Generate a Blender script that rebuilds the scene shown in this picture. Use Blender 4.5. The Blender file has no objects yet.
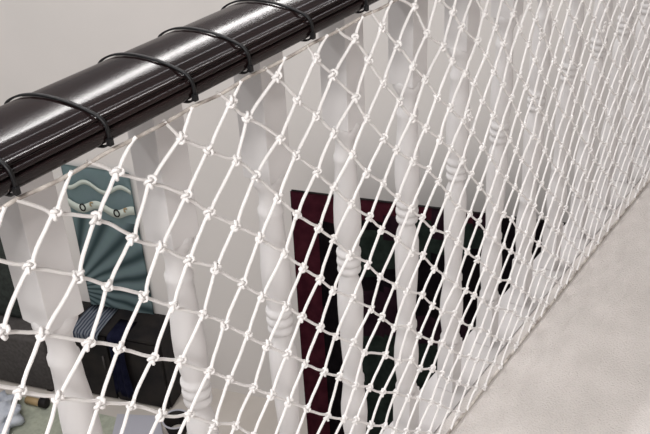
import bpy, bmesh, math, random
from mathutils import Vector, Matrix, Euler
random.seed(7)
C = bpy.context.scene.collection
S = 0.57                       # distance from the camera to the net plane, metres
CAMZ = 1.24                    # camera height above the landing
# world: x along the railing, y away from the camera, z up, landing floor at 0
F = 898.743
R = Vector((0.57760165, -0.44425034, 0.68484887))
U = Vector((-0.04321024, -0.85441054, -0.51779872))
N = Vector((-0.81517435, -0.26948891, 0.5127051))

def W(x, n, z):                # railing units (multiples of S, measured from the eye) to metres
    return Vector((x*S, n*S, CAMZ + z*S))

# ------------------------------------------------------------------ helpers
def tag(o, label=None, cat=None, group=None, kind=None):
    if label: o['label'] = label
    if cat: o['category'] = cat
    if group: o['group'] = group
    if kind: o['kind'] = kind
    return o

def obj(name, bm, mat, parent=None, smooth=True, loc=None):
    me = bpy.data.meshes.new(name); bm.normal_update(); bm.to_mesh(me); bm.free()
    for m in (mat if isinstance(mat, (list, tuple)) else [mat]): me.materials.append(m)
    if smooth:
        for p in me.polygons: p.use_smooth = True
    o = bpy.data.objects.new(name, me); C.objects.link(o)
    if loc: o.location = loc
    if parent: o.parent = parent
    return o

def empty(name, loc=(0,0,0), rz=0):
    o = bpy.data.objects.new(name, None); C.objects.link(o)
    o.location = loc; o.rotation_euler = (0,0,rz); o.empty_display_size = .05
    return o

def box(bm, x0, x1, y0, y1, z0, z1, bev=0, mi=0):
    n = bmesh.ops.create_cube(bm, size=1)
    vs = n['verts']
    for v in vs:
        v.co = Vector(((x0+x1)/2 + v.co.x*(x1-x0), (y0+y1)/2 + v.co.y*(y1-y0), (z0+z1)/2 + v.co.z*(z1-z0)))
    fs = {f for v in vs for f in v.link_faces}
    for f in fs: f.material_index = mi
    if bev:
        es = list({e for v in vs for e in v.link_edges})
        bmesh.ops.bevel(bm, geom=es, offset=bev, segments=2, affect='EDGES', profile=.6)

def tube(bm, pts, rad, seg=6, closed=False, caps=True, mi=0):
    pts = [Vector(p) for p in pts]; m = len(pts)
    rads = rad if isinstance(rad, (list, tuple)) else [rad]*m
    rings = []; prev = None
    for i, p in enumerate(pts):
        if closed: t = pts[(i+1) % m] - pts[i-1]
        else: t = pts[min(i+1, m-1)] - pts[max(i-1, 0)]
        t.normalize()
        if prev is None:
            a = Vector((0,1,0)) if abs(t.y) < .8 else Vector((1,0,0))
            s = t.cross(a).normalized()
        else:
            s = (prev - t*prev.dot(t)).normalized()
        prev = s; q = t.cross(s)
        rings.append([bm.verts.new(p + (s*math.cos(2*math.pi*k/seg) + q*math.sin(2*math.pi*k/seg))*rads[i]) for k in range(seg)])
    L = m if closed else m-1
    for i in range(L):
        a = rings[i]; b = rings[(i+1) % m]; off = 0
        if closed and i == m-1:
            off = min(range(seg), key=lambda k: (a[0].co - b[k].co).length)
        for k in range(seg):
            f = bm.faces.new((a[k], a[(k+1) % seg], b[(k+1+off) % seg], b[(k+off) % seg])); f.material_index = mi
    if caps and not closed:
        bm.faces.new(rings[0][::-1]); bm.faces.new(rings[-1])

def lathe(bm, prof, seg=32, cap=True):
    rings = [[bm.verts.new((r*math.cos(2*math.pi*k/seg), r*math.sin(2*math.pi*k/seg), z)) for k in range(seg)] for r, z in prof]
    for a, b in zip(rings, rings[1:]):
        for k in range(seg): bm.faces.new((a[k], a[(k+1) % seg], b[(k+1) % seg], b[k]))
    if cap:
        bm.faces.new(rings[0][::-1]); bm.faces.new(rings[-1])

def sweep_x(bm, prof, x0, x1, steps=1):
    rings = [[bm.verts.new((x0+(x1-x0)*i/steps, y, z)) for y, z in prof] for i in range(steps+1)]
    n = len(prof)
    for a, b in zip(rings, rings[1:]):
        for k in range(n): bm.faces.new((a[k], b[k], b[(k+1) % n], a[(k+1) % n]))
    bm.faces.new(rings[0]); bm.faces.new(rings[-1][::-1])
    bmesh.ops.recalc_face_normals(bm, faces=bm.faces)

# ------------------------------------------------------------------ materials
def mat(name, col, rough=.6, spec=.5, noise=None, bump=None, coat=0, metal=0):
    m = bpy.data.materials.new(name); m.use_nodes = True
    nt = m.node_tree; b = nt.nodes['Principled BSDF']
    b.inputs['Base Color'].default_value = (*col, 1); b.inputs['Roughness'].default_value = rough
    b.inputs['Specular IOR Level'].default_value = spec; b.inputs['Coat Weight'].default_value = coat
    b.inputs['Metallic'].default_value = metal
    if noise:                                  # (scale, second colour, detail)
        tc = nt.nodes.new('ShaderNodeTexCoord'); ns = nt.nodes.new('ShaderNodeTexNoise')
        ns.inputs['Scale'].default_value = noise[0]; ns.inputs['Detail'].default_value = noise[2]
        nt.links.new(tc.outputs['Object'], ns.inputs['Vector'])
        rp = nt.nodes.new('ShaderNodeValToRGB')
        rp.color_ramp.elements[0].position = .36; rp.color_ramp.elements[1].position = .64
        rp.color_ramp.elements[0].color = (*col, 1); rp.color_ramp.elements[1].color = (*noise[1], 1)
        nt.links.new(ns.outputs['Fac'], rp.inputs['Fac']); nt.links.new(rp.outputs['Color'], b.inputs['Base Color'])
    if bump:                                   # (scale, strength, distance)
        tc = nt.nodes.new('ShaderNodeTexCoord'); ns = nt.nodes.new('ShaderNodeTexNoise')
        ns.inputs['Scale'].default_value = bump[0]; ns.inputs['Detail'].default_value = 4
        nt.links.new(tc.outputs['Object'], ns.inputs['Vector'])
        bp = nt.nodes.new('ShaderNodeBump'); bp.inputs['Strength'].default_value = bump[1]; bp.inputs['Distance'].default_value = bump[2]
        nt.links.new(ns.outputs['Fac'], bp.inputs['Height']); nt.links.new(bp.outputs['Normal'], b.inputs['Normal'])
    return m

M = dict(
    wall=mat('painted_wall', (.70,.67,.65), .8, .2, (1.3, (.665,.64,.62), 4), (60, .12, .002)),
    carpet=mat('cream_carpet', (.615,.58,.56), .95, .1, (9, (.55,.52,.50), 8), (230, .8, .004)),
    lower=mat('lower_floor', (.55,.51,.47), .6, .3, (3, (.50,.46,.42), 3)),
    white=mat('white_paint', (.62,.605,.605), .45, .4, (7, (.59,.575,.575), 3)),
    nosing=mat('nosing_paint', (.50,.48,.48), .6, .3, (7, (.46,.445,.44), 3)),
    twine=mat('white_twine', (.77,.755,.75), .75, .25, None, (900, .5, .0006)),
    oldrope=mat('weathered_rope', (.62,.58,.54), .85, .15, (45, (.25,.22,.20), 4)),
    rail=mat('espresso_wood', (.006,.0035,.004), .15, .28, (6, (.012,.007,.007), 3), None, 0),
    tie=mat('black_nylon', (.005,.005,.006), .5, .3),
    black=mat('black_lacquer', (.008,.007,.008), .6, .2, (9, (.018,.015,.014), 3)),
    stripe=mat('blue_grey_cloth', (.10,.12,.17), .85, .2),
    maroon=mat('maroon_cloth', (.055,.010,.019), .9, .1, (14, (.085,.017,.028), 4)),
    plum=mat('plum_cloth', (.022,.009,.016), .9, .1, (14, (.035,.015,.024), 4)),
    green=mat('dark_green_cloth', (.018,.026,.022), .9, .1, (14, (.032,.046,.038), 4)),
    blackcloth=mat('black_cloth', (.006,.004,.006), .9, .1, (14, (.011,.008,.010), 4)),
    grey=mat('charcoal_cloth', (.085,.078,.076), .9, .1, (40, (.065,.06,.058), 3)),
    greengrey=mat('green_charcoal_cloth', (.045,.052,.048), .9, .1, (25, (.03,.034,.032), 3)),
    navy=mat('navy_cloth', (.008,.009,.028), .85, .15, (12, (.018,.02,.05), 3)),
    rug=mat('sage_rug', (.40,.42,.34), .95, .1, (30, (.32,.34,.28), 4)),
    cloth=mat('pale_blue_cloth', (.55,.58,.63), .85, .2, (20, (.42,.45,.52), 3)),
    tan=mat('tan_wood', (.38,.27,.14), .5, .4),
    paper=mat('lilac_grey_card', (.42,.42,.47), .6, .3),
    teal=mat('teal_cloth', (.10,.15,.16), .85, .15), pale=mat('pale_sage_print', (.50,.55,.50), .85, .15),
)

def teal_material():           # woven picture: sage waves on top, folds fanning out below
    m = M['teal']; nt = m.node_tree; b = nt.nodes['Principled BSDF']
    tc = nt.nodes.new('ShaderNodeTexCoord')
    sp = nt.nodes.new('ShaderNodeSeparateXYZ'); nt.links.new(tc.outputs['Object'], sp.inputs[0])
    def mt(op, a, b_=None, c=None):
        n = nt.nodes.new('ShaderNodeMath'); n.operation = op
        for i, v in enumerate((a, b_, c)):
            if v is None: continue
            if isinstance(v, (int, float)): n.inputs[i].default_value = v
            else: nt.links.new(v, n.inputs[i])
        return n.outputs[0]
    x, z = sp.outputs['X'], sp.outputs['Z']    # x along the width, z measured down from the top (negative)
    # fan of rays spreading from low on the left side
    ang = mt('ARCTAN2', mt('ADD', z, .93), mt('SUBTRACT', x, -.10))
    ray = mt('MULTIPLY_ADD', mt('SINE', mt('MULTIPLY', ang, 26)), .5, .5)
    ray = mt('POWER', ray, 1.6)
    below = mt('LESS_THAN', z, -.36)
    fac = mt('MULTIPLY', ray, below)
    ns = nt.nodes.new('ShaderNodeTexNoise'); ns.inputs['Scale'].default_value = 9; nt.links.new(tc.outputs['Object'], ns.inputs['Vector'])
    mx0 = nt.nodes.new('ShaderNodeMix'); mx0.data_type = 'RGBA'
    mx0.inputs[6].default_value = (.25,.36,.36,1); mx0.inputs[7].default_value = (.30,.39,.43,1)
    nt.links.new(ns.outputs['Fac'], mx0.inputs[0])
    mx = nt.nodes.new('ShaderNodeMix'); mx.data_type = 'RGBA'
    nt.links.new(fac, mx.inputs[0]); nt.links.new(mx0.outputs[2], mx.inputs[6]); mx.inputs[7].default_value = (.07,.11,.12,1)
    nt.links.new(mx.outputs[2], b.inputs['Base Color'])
teal_material()

# ------------------------------------------------------------------ the far wall and what stands along it
WD = Vector((-.302, .953, 0)).normalized()      # direction of the far wall, running away to the left
WN = Vector((-WD.y, WD.x, 0))                   # its normal, towards the room
P0 = Vector((3.16, 2.585, 0))
OFF = .30
W0 = P0 - WN*OFF
ZF = CAMZ - 4.1                                 # lower floor
def wallpt(px, py, off=0.0):                    # where a sight line meets a plane in front of the wall
    v = Vector((px-325, py-217, F)); d = Vector((v.dot(R), v.dot(N), v.dot(U)))
    q = W0 + WN*off; t = q.dot(WN)/d.dot(WN); p = d*t
    return (p - q).dot(WD), p.z + CAMZ
def floorpt(px, py, h=0.0):
    v = Vector((px-325, py-217, F)); d = Vector((v.dot(R), v.dot(N), v.dot(U)))
    t = (ZF + h - CAMZ)/d.z; return Vector((d.x*t, d.y*t, ZF + h))
WROT = math.atan2(-WD.y, -WD.x)                 # local x runs to the right along the wall, local -y into the room
def on_wall(t, z, off=0.0):
    p = W0 + WN*off + WD*t; return (p.x, p.y, z)

bm = bmesh.new()                                # wall slab
a = W0 + WD*6.0; b_ = W0 - WD*5.0
for z0, z1 in ((ZF, 2.6),):
    vs = []
    for z in (z0, z1):
        for p in (a, b_, b_ - WN*.15, a - WN*.15): vs.append(bm.verts.new((p.x, p.y, z)))
    for q in ((0,1,2,3),(4,5,6,7),(0,1,5,4),(1,2,6,5),(2,3,7,6),(3,0,4,7)): bm.faces.new([vs[i] for i in q])
bmesh.ops.recalc_face_normals(bm, faces=bm.faces)
tag(obj('wall_far', bm, M['wall'], smooth=False), 'plain beige painted wall beyond the railing', kind='structure')

bm = bmesh.new()                                # lower floor
vs = [bm.verts.new((x, y, z)) for z in (ZF-.1, ZF) for x, y in ((-4,.9),(5.5,.9),(5.5,9.5),(-4,9.5))]
for q in ((0,1,2,3),(4,5,6,7),(0,1,5,4),(1,2,6,5),(2,3,7,6),(3,0,4,7)): bm.faces.new([vs[i] for i in q])
bmesh.ops.recalc_face_normals(bm, faces=bm.faces)
tag(obj('floor', bm, M['lower'], smooth=False), 'beige floor of the storey below', kind='structure')

# landing slab, cut along the far wall
def wall_x(y): return W0.x + (y - W0.y)*WD.x/WD.y
def slab(name, y0, y1, z0, z1, m, x0=-1.6, bev=0):
    bm = bmesh.new()
    pts = [(x0, y0), (wall_x(y0)-.003, y0), (wall_x(y1)-.003, y1), (x0, y1)]
    vs = [bm.verts.new((x, y, z)) for z in (z0, z1) for x, y in pts]
    for q in ((3,2,1,0),(4,5,6,7),(0,1,5,4),(1,2,6,5),(2,3,7,6),(3,0,4,7)): bm.faces.new([vs[i] for i in q])
    bmesh.ops.recalc_face_normals(bm, faces=bm.faces)
    if bev: bmesh.ops.bevel(bm, geom=list(bm.edges), offset=bev, segments=2, affect='EDGES')
    return obj(name, bm, m, smooth=False)
NET_Y = S
tag(slab('floor', -1.8, .592, -.03, 0, M['carpet']), 'cream carpet of the landing beside the railing', kind='structure')
tag(slab('trim_1', .592, 1.19*S, -.28, .0, M['nosing'], bev=.003), 'white painted nosing board under the balusters', kind='structure')
tag(slab('ceiling', -1.8, .590, -.28, -.03, M['wall']), 'plastered underside of the landing', kind='structure')

bm = bmesh.new()
box(bm, -1.7, 4.0, -1.95, -1.85, 0, 2.7)  # unseen wall behind the camera, added to keep ambient light off the net
tag(obj('wall_back_blocker', bm, M['wall'], smooth=False), 'unseen beige wall behind the landing, added to block light', kind='structure')
bm = bmesh.new(); vs = []  # unseen ceiling slab, added to block ambient light from above the landing
for z in (2.7, 2.8):
    for x, y in ((-1.7,-1.95),(4.0,-1.95),(3.7,.45),(-1.7,.45)): vs.append(bm.verts.new((x, y, z)))
for q in ((3,2,1,0),(4,5,6,7),(0,1,5,4),(1,2,6,5),(2,3,7,6),(3,0,4,7)): bm.faces.new([vs[i] for i in q])
tag(obj('ceiling', bm, M['wall'], smooth=False), 'unseen ceiling over the landing, added to block light', kind='structure')

# plaid curtain: bands and blocks in maroon, green and black, hanging from a rod
tl = wallpt(290, 191, .30); tr = wallpt(545, 222, .30)
ztop = (tl[1] + tr[1])/2
cur = empty('fabric_screen', on_wall(tl[0], ztop, .30), WROT)
tag(cur, 'dark maroon, green and black checked fabric screen standing beyond the balusters', 'screen')
def cu(px, py=230): return tl[0] - wallpt(px, py, .30)[0]
def cz(px, py): return wallpt(px, py, .30)[1] - ztop
bm = bmesh.new()
xs_b = [0.0, cu(318, 235), cu(347, 220), cu(383, 220), cu(398, 225), cu(432, 220), cu(454,220), cu(472, 220), cu(492,220), cu(512, 230), cu(550,230), cu(600,235)]
def bands(cells): return cells
Bm, Bp, Bg, Bk = 0, 1, 2, 3
zz = [0, cz(380,229), cz(380,286), cz(380,294), cz(385,350)]
HT = ztop - ZF - .025
colpat = [
    [(0, Bm)], 
    [(0, Bm), (cz(325,222), Bk)],
    [(0, Bm), (cz(380,221), Bk), (cz(380,232), Bg), (cz(380,278), Bk), (cz(380,292), Bp), (cz(383,338), Bg)],
    [(0, Bm), (cz(393,216), Bp), (cz(393,240), Bg), (cz(393,268), Bk), (cz(395,288), Bp), (cz(396,336), Bg)],
    [(0, Bm), (cz(430,221), Bg), (cz(430,262), Bk), (cz(430,318), Bp), (cz(430,345), Bg)],
    [(0, Bp), (cz(440,240), Bg), (cz(440,255), Bk), (cz(440,318), Bp), (cz(440,345), Bg)],
    [(0, Bm), (cz(470,224), Bg), (cz(470,255), Bk), (cz(470,320), Bp)],
    [(0, Bp), (cz(480,230), Bg), (cz(480,250), Bk)],
    [(0, Bk)], [(0, Bk)], [(0, Bk)]]
def pat(x, z):
    for i in range(len(colpat)):
        if x < xs_b[i+1]: break
    c = Bm
    for z0, k in colpat[i]:
        if z <= z0: c = k
    return c
NX, NZ = 150, 120; wid = xs_b[-1]
grid = [[None]*(NZ+1) for _ in range(NX+1)]
for i in range(NX+1):
    for j in range(NZ+1):
        x = wid*i/NX; z = -HT*j/NZ
        y = .012*math.sin(x*46 + .8*math.sin(z*2)) * min(1, .25 - z)
        grid[i][j] = bm.verts.new((x, y, z))
for i in range(NX):
    for j in range(NZ):
        f = bm.faces.new((grid[i][j], grid[i][j+1], grid[i+1][j+1], grid[i+1][j]))
        f.material_index = pat(wid*(i+.5)/NX, -HT*(j+.5)/NZ)
bmesh.ops.solidify(bm, geom=list(bm.faces), thickness=.004)
obj('fabric_panel', bm, [M['maroon'], M['plum'], M['green'], M['blackcloth']], cur)
bm = bmesh.new(); tube(bm, [(.0, .022, -.010), (wid, .022, -.010)], .007, 10); obj('top_rail', bm, M['black'], cur)
for xx in (.03, wid*.5, wid-.03):
    bm = bmesh.new(); tube(bm, [(xx, .026, -.012), (xx, .026, ZF - ztop + .02)], .009, 10); pst = obj('post', bm, M['black'], cur)
    bm = bmesh.new(); box(bm, xx-.02, xx+.02, -.10, .15, ZF-ztop+.001, ZF-ztop+.02, .004); obj('foot', bm, M['black'], pst, False)

# teal wall hanging with sage waves
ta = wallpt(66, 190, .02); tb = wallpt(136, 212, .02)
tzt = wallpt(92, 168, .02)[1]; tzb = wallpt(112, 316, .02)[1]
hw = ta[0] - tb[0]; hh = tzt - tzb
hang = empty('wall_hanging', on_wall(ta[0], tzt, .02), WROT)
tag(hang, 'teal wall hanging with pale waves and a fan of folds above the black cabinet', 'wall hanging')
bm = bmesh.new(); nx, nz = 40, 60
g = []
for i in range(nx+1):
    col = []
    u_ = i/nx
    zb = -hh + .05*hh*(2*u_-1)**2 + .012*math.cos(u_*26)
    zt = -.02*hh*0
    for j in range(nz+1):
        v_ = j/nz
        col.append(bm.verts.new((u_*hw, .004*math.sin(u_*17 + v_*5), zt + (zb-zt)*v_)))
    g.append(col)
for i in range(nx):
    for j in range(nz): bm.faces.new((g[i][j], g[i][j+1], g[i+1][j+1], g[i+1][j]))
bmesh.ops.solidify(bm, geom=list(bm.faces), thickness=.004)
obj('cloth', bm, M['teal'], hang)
def wave_strip(z0, amp, ph, th):
    bm = bmesh.new(); A = []; n = 60
    for i in range(n+1):
        x = hw*(.01 + .98*i/n); z = z0 + amp*math.cos(2*math.pi*(x/hw - ph)*1.9) - .012*x/hw
        y = -.012
        A.append([bm.verts.new((x, y, z+th/2)), bm.verts.new((x, y, z-th/2)), bm.verts.new((x, y+.003, z-th/2)), bm.verts.new((x, y+.003, z+th/2))])
    for a, b in zip(A, A[1:]):
        for k in range(4): bm.faces.new((a[k], a[(k+1) % 4], b[(k+1) % 4], b[k]))
    bm.faces.new(A[0]); bm.faces.new(A[-1][::-1]); bmesh.ops.recalc_face_normals(bm, faces=bm.faces)
    return bm
def hp(px, py):
    t, z = wallpt(px, py, .03); return ta[0]-t, z-tzt
z1 = hp(90, 186)[1]; z2 = hp(95, 207)[1]
tag(obj('wave_band', wave_strip(z1, .028, .33, .030), M['pale'], hang), 'upper pale wave band')
tag(obj('wave_band', wave_strip(z2, .022, .45, .058), M['pale'], hang), 'lower pale wave band with ring marks')
for (qx, qy) in ((83, 207), (117, 213)):        # round letters on the lower band
    x, z = hp(qx, qy); bm = bmesh.new()
    tube(bm, [(x+.018*math.cos(a*math.pi/12), -.015, z+.024*math.sin(a*math.pi/12)) for a in range(24)], .0045, 6, closed=True)
    obj('ring_mark', bm, M['black'], hang)
for (qx, qy) in ((92, 204), (126, 210)):
    x, z = hp(qx, qy); bm = bmesh.new()
    tube(bm, [(x+.012*math.cos(a), -.015, z+.016*math.sin(a)) for a in (0.6, 1.4, 2.4, 3.4, 4.4)], .0045, 6)
    obj('letter_mark', bm, M['tan'], hang)

# black cabinet beneath it
ca = wallpt(58, 350, .28); cb = wallpt(160, 350, .28)
ctop = wallpt(112, 308, .0)[1]
cw = ca[0] - cb[0]; ch = ctop - ZF
cab = empty('low_cabinet', on_wall(ca[0], ZF, 0), WROT)
tag(cab, 'black two-door cabinet standing against the wall below the teal hanging', 'cabinet')
bm = bmesh.new(); box(bm, 0, cw, -.26, -.002, .012, ch, .004); box(bm, .03, cw-.03, -.23, -.02, 0, .02); obj('body', bm, M['black'], cab, False)
bm = bmesh.new(); box(bm, -.01, cw+.01, -.282, -.001, ch, ch+.02, .004); obj('top', bm, M['black'], cab, False)
for i in (0, 1):
    bm = bmesh.new(); box(bm, .01+i*cw/2, cw/2-.005+i*cw/2-.005*i, -.28, -.261, .016, ch-.012, .003); d = obj('door', bm, M['black'], cab, False)
    xk = cw/2 + (-.04 if i == 0 else .04)
    bm = bmesh.new(); tube(bm, [(xk, -.292, ch*.5), (xk, -.292, ch*.7)], .006, 8); tube(bm, [(xk, -.280, ch*.52), (xk, -.292, ch*.52)], .004, 6); tube(bm, [(xk, -.280, ch*.68), (xk, -.292, ch*.68)], .004, 6)
    obj('handle', bm, M['grey'], d)
# navy cloth draped over the right-hand door
q0 = ca[0] - wallpt(116, 380, .30)[0]; q1 = ca[0] - wallpt(133, 385, .30)[0]
bm = bmesh.new(); g = []
zt_, zb_ = ch + .024, .10
for i in range(19):
    u_ = i/18; x = q0 + (q1-q0)*u_
    col = [bm.verts.new((x, -.12, zt_)), bm.verts.new((x, -.20, zt_+.003)), bm.verts.new((x, -.284, zt_+.002))]
    for j in range(16):
        v_ = j/15
        col.append(bm.verts.new((x + .01*math.sin(v_*5+u_*3), -.309 - .008*math.sin(u_*19+v_*2), zt_-.012 + (zb_-zt_)*v_ + .02*math.sin(u_*9)*v_)))
    g.append(col)
for a, b in zip(g, g[1:]):
    for j in range(len(a)-1): bm.faces.new((a[j], a[j+1], b[j+1], b[j]))
bmesh.ops.solidify(bm, geom=list(bm.faces), thickness=.004)
o = obj('draped_cloth', bm, M['navy'], None); o.location = on_wall(ca[0], ZF, 0); o.rotation_euler = (0, 0, WROT)
tag(o, 'dark navy cloth draped over the front of the black cabinet', 'cloth')

# blue and pale striped cloth over the left end of the cabinet
m = M['stripe']; nt = m.node_tree; tc = nt.nodes.new('ShaderNodeTexCoord'); wv = nt.nodes.new('ShaderNodeTexWave')
wv.bands_direction = 'X'; wv.inputs['Scale'].default_value = 14; wv.inputs['Distortion'].default_value = 1.5
nt.links.new(tc.outputs['Object'], wv.inputs['Vector']); rp = nt.nodes.new('ShaderNodeValToRGB')
rp.color_ramp.elements[0].color = (.05,.065,.11,1); rp.color_ramp.elements[1].color = (.34,.37,.42,1)
nt.links.new(wv.outputs['Fac'], rp.inputs['Fac']); nt.links.new(rp.outputs['Color'], nt.nodes['Principled BSDF'].inputs['Base Color'])
q0 = ca[0] - wallpt(70, 330, .30)[0]; q1 = ca[0] - wallpt(97, 330, .30)[0]
zb2 = wallpt(85, 341, .30)[1] - ZF
bm = bmesh.new(); g = []
for i in range(25):
    u_ = i/24; x = q0 + (q1-q0)*u_; dz = .004*math.sin(u_*22)
    col = [bm.verts.new((x, -.03, zt_+.002+dz*.3)), bm.verts.new((x, -.12, zt_+.004+dz*.4)), bm.verts.new((x, -.20, zt_+.004+dz*.4)), bm.verts.new((x, -.288, zt_+.001))]
    for j in range(10):
        v_ = j/9
        col.append(bm.verts.new((x + .006*math.sin(v_*4+u_*3), -.311 - .007*math.sin(u_*22+v_), zt_-.012 + (zb2-zt_)*v_ + .015*math.sin(u_*8)*v_)))
    g.append(col)
for a, b in zip(g, g[1:]):
    for j in range(len(a)-1): bm.faces.new((a[j], a[j+1], b[j+1], b[j]))
bmesh.ops.solidify(bm, geom=list(bm.faces), thickness=.003)
o = obj('draped_cloth', bm, m, None); o.location = on_wall(ca[0], ZF, 0); o.rotation_euler = (0, 0, WROT)
tag(o, 'blue and pale grey streaked cloth draped over the left end of the black cabinet', 'cloth')

# charcoal bench with cushion at the lower left
sa = wallpt(-150, 360, .34); sb = wallpt(52, 385, .34)
stop = wallpt(10, 338, .34)[1]; sw = sa[0]-sb[0]; sh = stop - ZF
ben = empty('upholstered_bench', on_wall(sa[0], ZF, 0), WROT)
tag(ben, 'charcoal upholstered bench against the far wall at the left edge of the view', 'bench')
bm = bmesh.new(); box(bm, 0, sw, -.33, -.005, .014, sh, .02); obj('seat', bm, M['grey'], ben)
for x, y in ((.05,-.30), (sw-.05,-.30), (.05,-.04), (sw-.05,-.04)):
    bm = bmesh.new(); box(bm, x-.02, x+.02, y-.02, y+.02, 0, .02); obj('leg', bm, M['black'], ben, False)
k0 = wallpt(28, 320, .12)
bm = bmesh.new(); box(bm, 0, .62, -.075, .075, 0, .60, .05)
cw2 = sa[0] - k0[0]
cush = obj('back_cushion', bm, M['greengrey'], None)
cush.location = on_wall(k0[0] + .62, ZF + sh + .001, .085); cush.rotation_euler = (0, 0, WROT)
tag(cush, 'dark green grey cushion standing upright on the charcoal bench', 'cushion')

# sage rug with a few things on it
def poly_slab(name, pts, th, m, label, cat, z=ZF):
    bm = bmesh.new()
    lo = [bm.verts.new((p.x, p.y, z+.001)) for p in pts]; hi = [bm.verts.new((p.x, p.y, z+th)) for p in pts]
    bm.faces.new(lo[::-1]); bm.faces.new(hi); n = len(pts)
    for i in range(n): bm.faces.new((lo[i], lo[(i+1) % n], hi[(i+1) % n], hi[i]))
    bmesh.ops.recalc_face_normals(bm, faces=bm.faces)
    return tag(obj(name, bm, m, None, False), label, cat)
poly_slab('rug', [floorpt(-60, 380), floorpt(118, 419), floorpt(128, 500), floorpt(-90, 500)], .012, M['rug'], 'pale sage green rug on the lower floor in front of the bench', 'rug')
c0 = floorpt(-6, 427)                              # crumpled cloth
bm = bmesh.new(); bmesh.ops.create_icosphere(bm, subdivisions=4, radius=1)
for v in bm.verts:
    q = v.co.copy(); rr = 1 + .14*math.sin(q.x*7+q.y*3) + .10*math.sin(q.y*11+q.z*5) + .06*math.sin(q.x*17-q.y*9)
    v.co = Vector((q.x*.21*rr, q.y*.17*rr, max(q.z*.09*rr, -.06) + .06))
o = obj('crumpled_cloth', bm, M['cloth'], None); o.location = (c0.x, c0.y, ZF+.0135)
tag(o, 'crumpled pale blue and white cloth lying on the sage rug', 'cloth')
a = floorpt(27, 401, .03); b = floorpt(41, 404, .03)
st = empty('wooden_mallet', (a.x, a.y, ZF+.0125), math.atan2(b.y-a.y, b.x-a.x)); L = (b-a).length
tag(st, 'short tan wooden rod with a black end lying on the sage rug', 'rod')
bm = bmesh.new(); tube(bm, [(0,0,.028), (L*.6,0,.028), (L,0,.028)], .026, 14); obj('handle', bm, M['tan'], st)
bm = bmesh.new(); tube(bm, [(L,0,.036), (L+.004,0,.036), (L+.05,0,.036), (L+.054,0,.036)], [.03,.036,.036,.03], 18); obj('head', bm, M['black'], st)
poly_slab('flat_tray', [floorpt(118, 417), floorpt(160, 419), floorpt(166, 450), floorpt(110, 450)], .016, M['paper'], 'lilac grey flat tray on the lower floor in front of the cabinet', 'tray', ZF+.012)
c0 = floorpt(178, 431)
bk = empty('round_bin', (c0.x, c0.y, ZF+.001))
tag(bk, 'round black bin with a pale rim on the lower floor beside the tray', 'bin')
bm = bmesh.new(); lathe(bm, [(.06,0),(.085,.10),(.075,.10),(.055,.01)], 28, False); obj('body', bm, M['black'], bk)
bm = bmesh.new(); tube(bm, [(.083*math.cos(a*math.pi/16), .083*math.sin(a*math.pi/16), .102) for a in range(32)], .006, 8, closed=True); obj('rim', bm, M['paper'], bk)

# ------------------------------------------------------------------ handrail
prof = [(1.013,-.603),(1.010,-.600),(1.004,-.594),(1.001,-.584),(1.0015,-.5815),(1.004,-.5795),(1.008,-.5785),(1.0145,-.578),(1.0150,-.576),(1.005,-.5755),(1.0030,-.573),(1.0035,-.571),(1.006,-.569),(1.010,-.568),(1.0165,-.5675),(1.0175,-.5655),(1.0140,-.563),
        (1.013,-.5605),(1.020,-.5605),(1.026,-.5600),(1.032,-.5575),(1.038,-.5535),(1.046,-.5510),(1.060,-.5495),(1.09,-.5475),(1.12,-.5475),(1.15,-.5505),(1.175,-.5565),(1.195,-.5640),(1.21,-.5735),(1.216,-.584),(1.212,-.598),(1.20,-.603),(1.03,-.604),(1.018,-.604)]
bm = bmesh.new(); sweep_x(bm, [(n*S, CAMZ+z*S) for n, z in prof], -1.4, wall_x(1.21*S)-.003, 1)
hr = obj('handrail', bm, M['rail'], None)
tag(hr, 'glossy dark brown moulded wooden handrail running along the top of the balusters', 'handrail')

# cable ties round the rail
ring = [(.997,-.593),(.9965,-.580),(.999,-.567),(1.008,-.557),(1.028,-.551),(1.057,-.5455),(1.091,-.5425),(1.125,-.5425),(1.155,-.5465),(1.182,-.5535),(1.205,-.564),(1.221,-.576),(1.224,-.590),(1.218,-.604),(1.19,-.6085),(1.10,-.609),(1.03,-.609),(1.006,-.606)]
def smooth_ring(r, k=2):
    for _ in range(k):
        o = []
        for i in range(len(r)):
            a = r[i]; b = r[(i+1) % len(r)]
            o += [(.75*a[0]+.25*b[0], .75*a[1]+.25*b[1]), (.25*a[0]+.75*b[0], .25*a[1]+.75*b[1])]
        r = o
    return r
tie_x = [.622, .797, .988, 1.133, 1.322, 1.51] + [1.51 + .19*k for k in range(1, 6)] + [.622 - .18*k for k in range(1, 6)]
where = ['at the left edge of the photo', 'left of the teal hanging, second from the left', 'third from the left along the rail', 'fourth from the left along the rail',
         'fifth from the left along the rail', 'at the top edge of the photo'] + ['beyond the top edge of the photo']*5 + ['beyond the left edge of the photo']*5
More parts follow.
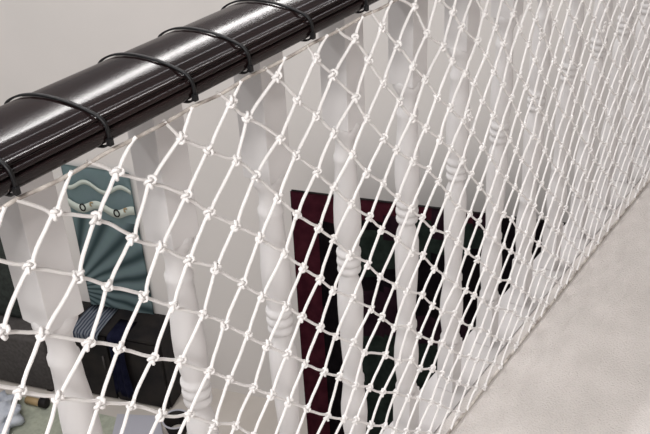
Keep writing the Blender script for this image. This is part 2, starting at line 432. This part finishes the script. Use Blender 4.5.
for tx, wh in zip(tie_x, where):
    t = empty('cable_tie', W(tx, 1.0, -.59)); o0 = t.location
    tag(t, 'black cable tie round the handrail, ' + wh, 'cable tie', 'cable ties along the handrail')
    bm = bmesh.new(); r = smooth_ring(ring); k = len(r); hwid = .0016; th = .0010
    lean = -.008 if tx < .9 and tx > .7 else random.uniform(-.003, .003); vs = []
    for i, (n, z) in enumerate(r):
        p = W(tx, n, z) - o0
        a = r[i-1]; b = r[(i+1) % k]; tn = Vector((0, b[0]-a[0], b[1]-a[1])).normalized(); nr = Vector((0, -tn.z, tn.y))
        p.x += lean*(n-1.0)/.2
        vs.append([bm.verts.new(p + Vector((sx*hwid,0,0)) + nr*sy*th) for sx, sy in ((-1,-1),(1,-1),(1,1),(-1,1))])
    for i in range(k):
        a = vs[i]; b = vs[(i+1) % k]
        for j in range(4): bm.faces.new((a[j], a[(j+1) % 4], b[(j+1) % 4], b[j]))
    bmesh.ops.recalc_face_normals(bm, faces=bm.faces); obj('strap', bm, M['tie'], t)
    bm = bmesh.new(); box(bm, -.0026, .0026, -.0042, .0005, -.0065, .0005, .0008); obj('head', bm, M['tie'], t, False)

# ------------------------------------------------------------------ balusters
top, bot = -.600, -2.175
def zr(z): return (z - bot)*S
prof = [(.036,-.905),(.039,-.915),(.039,-.926),(.031,-.940),(.024,-.955),(.023,-.975),(.025,-.992),(.029,-1.0),(.029,-1.012),(.027,-1.018),(.028,-1.06),(.0315,-1.10),(.0345,-1.15),(.035,-1.19),(.033,-1.225),(.029,-1.25),(.0265,-1.262),
        (.0265,-1.268),(.0315,-1.272),(.0325,-1.279),(.0315,-1.286),(.0265,-1.289),(.0265,-1.294),(.0315,-1.298),(.0325,-1.305),(.0315,-1.312),(.0265,-1.315),(.0265,-1.32),(.0305,-1.324),(.0315,-1.331),(.0300,-1.337),
        (.022,-1.343),(.022,-1.352),(.029,-1.372),(.0345,-1.405),(.0350,-1.45),(.0335,-1.50),(.0315,-1.56),(.0285,-1.62),(.0265,-1.66),(.0275,-1.69),(.032,-1.70),(.032,-1.715),(.029,-1.722),(.033,-1.76),(.0375,-1.80),(.0385,-1.835),(.036,-1.88),(.031,-1.92),(.029,-1.94),(.034,-1.955),(.034,-1.975)]
XS = [.706 + .2925*k for k in range(-6, 21)]
XS = [x for x in XS if x*S < wall_x(1.11*S) - .06]
HB = .0365*S; HL = .031*S
def ordinal(i): return ['first','second','third','fourth','fifth','sixth','seventh','eighth','ninth','tenth','eleventh','twelfth','thirteenth','fourteenth','fifteenth','sixteenth','seventeenth','eighteenth','nineteenth','twentieth','twenty-first'][i]
def bal_label(i):
    if i < 6: return 'white turned wooden baluster beyond the left edge of the view'
    i -= 6
    sp = {0: 'white turned wooden baluster in the lower left corner, left of the teal hanging', 1: 'white turned wooden baluster directly right of the teal wall hanging',
          2: 'white turned wooden baluster with its rings clear, just left of the checked screen', 3: 'white turned wooden baluster between the two widest strips of checked screen',
          4: 'white turned wooden baluster right of the green checked strip, fifth from the left'}
    return sp.get(i) or 'white turned wooden baluster under the handrail, %s from the left' % ordinal(i)
proto = None
for i, x in enumerate(XS):
    loc = W(x, 1.115, bot)
    if proto is None:
        root = empty('baluster', loc)
        bm = bmesh.new(); box(bm, -HB, HB, -HB, HB, zr(-.915), zr(top), .0012); obj('upper_block', bm, M['white'], root, False)
        bm = bmesh.new(); lathe(bm, [(r*S, zr(z)) for r, z in prof][::-1], 40); obj('turned_shaft', bm, M['white'], root)
        bm = bmesh.new(); box(bm, -HL, HL, -HL, HL, 0, zr(-1.97), .0012); obj('lower_block', bm, M['white'], root, False)
        proto = root
    else:
        root = proto.copy(); C.objects.link(root); root.location = loc
        for ch in proto.children:
            c = ch.copy(); C.objects.link(c); c.parent = root
    root['label'] = bal_label(i); root['category'] = 'baluster'; root['group'] = 'balusters of the landing railing'

# ------------------------------------------------------------------ the net
MEAS=[(0,0,-99,-39),(-1,0,-132,-212),(0,-1,-49,-16),(1,-1,-57,36),(1,0,70,-94),(2,0,34,56),(1,1,-12,-7),(0,1,68,-133),(1,2,-11,-92),(2,2,-13,70),(3,2,-32,70),(4,2,7,186),(3,1,83,55),(2,1,92,22),(4,3,0,131),(5,3,32,155),(5,4,11,123),(6,4,-73,98),(6,3,117,48),(7,3,62,-16),(8,3,-14,7),(9,3,-169,55),(7,2,73,35),(8,2,-66,64),(7,4,-2,32),(8,4,-93,100),(8,5,-53,35),(8,6,-80,-80),(7,6,6,-25),(7,7,-68,-33),(6,7,185,-38),(7,5,-53,134),(6,5,23,111),(6,8,104,-11),(5,8,249,-59),(6,9,69,-102),(7,9,22,-74),(7,8,-11,-78),(6,6,-12,108),(5,6,48,99),(4,6,77,3),(4,5,131,62),(5,5,-23,159),(3,6,136,30),(5,7,36,92),(4,7,106,-7),(8,7,-7,-170),(9,7,-111,-41),(9,8,-36,-139),(10,8,-34,-25),(10,9,-113,-46),(10,7,6,-32),(11,9,-51,50),(11,8,61,0),(12,8,39,110),(12,9,63,16),(13,9,-13,62),(11,7,128,6),(12,7,36,63),(13,7,-23,20),(14,7,-107,-39),(8,8,-1,-112),(8,9,16,-120),(8,10,96,-230),(9,10,211,-103),(10,10,18,1),(10,11,-46,73),(13,10,-22,106),(11,10,112,87),(12,10,21,219),(12,11,129,122),(12,12,70,96),(13,11,45,104),(13,12,8,64),(14,12,-165,98),(14,11,51,83),(14,10,89,17),(15,10,38,27),(15,11,95,19),(15,12,47,-94),(16,12,-13,-33),(16,11,34,-35),(17,11,-78,-62),(17,10,27,-35),(18,10,-92,1),(16,10,95,-68),(18,9,26,-97),(19,9,-106,50),(16,13,18,-17),(17,13,-68,20),(18,13,-136,62),(18,14,-103,-38),(18,15,-162,-31),(18,16,-213,-19),(16,14,-4,-36),(17,12,40,-69),(18,12,-121,-13),(18,11,139,-150),(19,11,33,57),(19,12,-29,27),(20,12,-141,22),(20,11,76,2),(20,13,-98,15),(19,14,-54,26),(19,15,-71,-62),(4,4,0,246),(3,4,107,165),(3,5,-146,215),(2,4,36,36),(1,4,25,-123),(19,10,54,-69),(20,10,-22,-20),(21,10,-72,-1),(21,9,-30,55),(20,9,143,-121),(2,3,29,52),(3,3,-54,110),(9,4,-114,-6),(9,2,-59,-28),(10,2,-117,-13),(9,1,-12,2),(4,1,169,70),(5,1,100,141),(5,2,49,65),(6,2,-46,92),(6,1,67,89),(1,3,-130,60),(0,3,-171,-111),(0,2,-59,-5),(-1,2,-163,-193),(-1,3,-289,-168),(-1,1,-120,-142),(10,1,22,-118),(11,1,-9,-54),(15,9,1,-24),(14,9,79,-82),(14,8,3,-15),(15,8,-28,-33),(16,9,-35,-106),(17,9,-57,-84),(16,8,-22,-129),(17,8,-61,-124),(18,8,-150,-77),(15,13,33,70),(15,14,-76,25),(-2,2,-264,-238),(22,10,-10,-15),(22,9,32,-62),(22,11,168,-141),(23,11,68,5),(22,12,-53,6),(23,10,78,-18),(21,12,-62,-10),(21,13,21,-86),(22,13,107,71),(23,13,76,68),(24,13,60,80),(10,0,-26,-71),(14,13,-54,127),(9,0,-31,12),(8,0,40,13),(7,0,116,-8),(6,0,59,80),(5,0,163,26),(5,-1,127,133),(4,-1,76,22),(3,-1,79,103),(2,-1,63,-10),(3,0,93,-13),(4,0,89,130),(7,10,199,-51),(10,4,-38,-29),(11,4,-141,-91),(11,3,104,-171),(12,3,-69,-89),(12,4,-111,-106),(10,5,-111,10),(9,5,45,-44),(10,6,-38,-99),(11,6,-43,-64),(12,6,-111,-19),(10,3,-41,-10),(24,10,214,-105),(25,10,151,-21),(26,10,236,-71),(11,0,112,-281),(12,0,150,-294),(20,16,-87,60),(21,16,-25,85),(25,13,314,-85),(22,7,-150,149),(21,7,-54,63),(23,7,-223,210),(23,6,-81,161),(14,5,-59,-118),(21,5,-261,118),(20,5,-243,-49),(27,7,108,229)]
CO2 = [[0.62181, -0.84189], [0.67435, 0.67263], [-0.03737, -0.01977], [0.61071, -0.66404], [-0.01035, 0.0079], [0.0113, 0.01148]]
RES = {(a, b): (dx*1e-4, dz*1e-4) for a, b, dx, dz in MEAS}
rj = random.Random(11); JIT = {}
def poly(a, b):
    a /= 10; b /= 10
    return sum(k*c[0] for k, c in zip(TERMS(a, b), CO2)), sum(k*c[1] for k, c in zip(TERMS(a, b), CO2))
def TERMS(a, b): return [a**i*b**j for i in range(3) for j in range(3-i)]
def base(a, b):                 # straight on beyond the stretch seen from the camera
    aa, bb = min(a, 32), min(b, 27)
    p = poly(aa, bb); x, z = p
    if bb < b:
        q = poly(aa, bb-1); x += (b-bb)*(p[0]-q[0]); z += (b-bb)*(p[1]-q[1])
    if aa < a:
        q = poly(aa-1, bb); x += (a-aa)*(p[0]-q[0]); z += (a-aa)*(p[1]-q[1])
    return x, z
def knot(a, b):
    x, z = base(a, b)
    if (a, b) in RES: return x + RES[a, b][0], z + RES[a, b][1]
    sw_ = sx = sz = 0
    for (i, j), (dx, dz) in RES.items():
        d2 = (i-a)**2 + (j-b)**2
        if d2 > 30: continue
        w = math.exp(-d2/4.5); sw_ += w; sx += w*dx; sz += w*dz
    k = 1/(sw_+.15)
    if (a, b) not in JIT: JIT[a, b] = (rj.gauss(0, .006), rj.gauss(0, .006), 0)
    return x + sx*k + JIT[a, b][0], z + sz*k + JIT[a, b][1]
ZT, ZB = -.609, -2.168
xmax = (wall_x(S) - .03)/S
kn = {}
for a in range(-36, 90):
    for b in range(-36, 90):
        x, z = base(a, b)
        if -1.5 < x < xmax and ZB - .12 < z < ZT + .12: kn[a, b] = knot(a, b)
def ny(x, z):                    # the net hangs just proud of the balusters and billows a little
    d = min(1, (ZT - z)/.25) * min(1, (z - ZB)/.3 + .15)
    return 1.0 + .014*math.sin(x*3.1 + 1.3*z)*max(0, d)
net = empty('safety_net', W(.5, 1.0, bot))
tag(net, 'white knotted diamond mesh safety net stretched in front of the balusters', 'net')
o0 = net.location
TR = .0020
bm = bmesh.new()
def P3(x, z): return W(x, ny(x, z), z) - o0
rk = random.Random(5)
def inside(p): return ZB <= p[1] <= ZT
links = []
for (a, b), p in kn.items():
    for da, db in ((1, 0), (0, 1)):
        q = kn.get((a+da, b+db))
        if q: links.append((p, q, da))
for p, q, isA in links:
    if not inside(p) and not inside(q): continue
    if not inside(p): p, q = q, p
    hook = False
    if not inside(q):
        zl = ZT if q[1] > ZT else ZB
        t = (zl - p[1])/(q[1] - p[1]); q = (p[0] + (q[0]-p[0])*t, zl); hook = True
    A_, B_ = P3(*p), P3(*q)
    d = B_ - A_; L = d.length
    if L < .004: continue
    d.normalize(); s = Vector((-d.z, 0, d.x))
    sg = 1 if not isA else -1
    e1 = s*sg*.0022 if d.z < 0 else -s*sg*.0022
    off = rk.uniform(.5, 1.4); far = L > .02
    bow = rk.gauss(0, .0009)
    pts = []
    n = 6
    for i in range(n+1):
        t = i/n
        v = A_.lerp(B_, t)
        k = (math.exp(-(t/.16)**2) - (0 if hook else math.exp(-((1-t)/.16)**2)))*off if far else 0
        v = v + e1*k + s*bow*math.sin(math.pi*t)
        v.y -= .0016*(math.exp(-(t/.12)**2) + math.exp(-((1-t)/.12)**2)) if not isA else -.0004
        pts.append(v)
    tube(bm, pts, TR if not isA else TR*.93, 7, caps=False)
# knots
def trefoil(c, s, rot, flip, r):
    pts = []; n = 20
    for i in range(n):
        t = 2*math.pi*i/n
        x = (math.sin(t) + 2*math.sin(2*t))/3; z = (math.cos(t) - 2*math.cos(2*t))/3; y = -math.sin(3*t)*flip
        ca_, sa_ = math.cos(rot), math.sin(rot)
        pts.append(c + Vector(((x*ca_ - z*sa_)*s, y*s*.42, (x*sa_ + z*ca_)*s)))
    tube(bm, pts, r, 6, closed=True)
cnt = 0
for (a, b), p in kn.items():
    if not inside(p) or p[1] > ZT - .008: continue
    c = P3(*p); cnt += 1
    sc = rk.uniform(.0051, .0063)
    trefoil(c + Vector((rk.gauss(0,.0005), -.001, rk.gauss(0,.0005))), sc, rk.uniform(0, 6.28), rk.choice((-1, 1)), TR*.98)
obj('netting', bm, M['twine'], net)
# head rope under the rail and foot rope on the carpet
def rope(y0, z0, x0, x1, rad, sag, wob, step=.02):
    bm = bmesh.new(); pts = []; n = int((x1-x0)/step)
    for i in range(n+1):
        x = x0 + (x1-x0)*i/n
        z = z0 + wob*math.sin(x*23) + wob*.6*math.sin(x*51+1)
        if sag:
            lo = max([t for t in ties_all if t <= x] or [ties_all[0]]); hi = min([t for t in ties_all if t > x] or [ties_all[-1]])
            if hi > lo: z -= sag*math.sin(math.pi*(x-lo)/(hi-lo))
        pts.append(W(x, y0, z) - o0)
    tube(bm, pts, rad, 8)
    return bm
ties_all = [.622 - .18*k for k in range(12, 0, -1)] + tie_x[:6] + [1.51 + .19*k for k in range(1, 28)]
obj('head_rope', rope(1.001, -.6105, -1.5, xmax, .0019, .004, .0006), M['oldrope'], net)
obj('foot_rope', rope(.999, -2.168, -1.5, xmax, .0030, 0, .0008), M['oldrope'], net)
# twine lashings where the net is gathered on to the balusters
for (x, z) in ((1.98,-1.02),(2.45,-.95),(2.62,-1.2),(3.05,-1.12),(3.1,-1.55),(3.6,-1.4)):
    bm = bmesh.new(); c = P3(x, z)
    pts = [c + Vector((.005*math.cos(k*.9) + .0006*k*math.sin(x*9), -.003 - .001*math.sin(k*1.7), .0011*k - .010 + .004*math.sin(k*.9))) for k in range(20)]
    tube(bm, pts, TR*.75, 6)
    obj('lashing', bm, M['twine'], net)

# ------------------------------------------------------------------ light
def area(name, loc, target, size, power, col=(1,.97,.94)):
    l = bpy.data.lights.new(name, 'AREA'); l.shape = 'RECTANGLE'; l.size = size[0]; l.size_y = size[1]; l.energy = power; l.color = col
    o = bpy.data.objects.new(name, l); C.objects.link(o); o.location = loc
    o.rotation_euler = (Vector(target) - Vector(loc)).to_track_quat('-Z', 'Y').to_euler(); return o
area('ceiling_light', (-1.6, -.30, 2.62), (1.3, .60, .45), (.7, .2), 74, (1,.98,.96))
area('hall_strip_light', (1.4, 3.4, 4.0), (1.4, 2.4, -2.5), (7, .16), 165, (1,.975,.96))
area('hall_strip_light', (1.4, 1.5, 3.9), (1.4, 2.0, -2.5), (7, .10), 40, (.97,.965,1))
WORLD_STRENGTH = .43
EXPOSURE = .16

w = bpy.data.worlds.new('world'); bpy.context.scene.world = w; w.use_nodes = True
w.node_tree.nodes['Background'].inputs[0].default_value = (1, .965, .95, 1); w.node_tree.nodes['Background'].inputs[1].default_value = WORLD_STRENGTH

# ------------------------------------------------------------------ camera
cam = bpy.data.cameras.new('camera'); co = bpy.data.objects.new('camera', cam); C.objects.link(co)
cam.sensor_width = 36; cam.lens = F*36/650; cam.clip_start = .02; cam.clip_end = 60
rot = Matrix(((R[0], -R[1], -R[2]), (N[0], -N[1], -N[2]), (U[0], -U[1], -U[2])))
co.matrix_world = Matrix.Translation((0, 0, CAMZ)) @ rot.to_4x4()
cam.dof.use_dof = False
bpy.context.scene.camera = co
vs = bpy.context.scene.view_settings
vs.view_transform = 'Standard'; vs.look = 'None'; vs.gamma = 1; vs.use_curve_mapping = False; vs.exposure = EXPOSURE
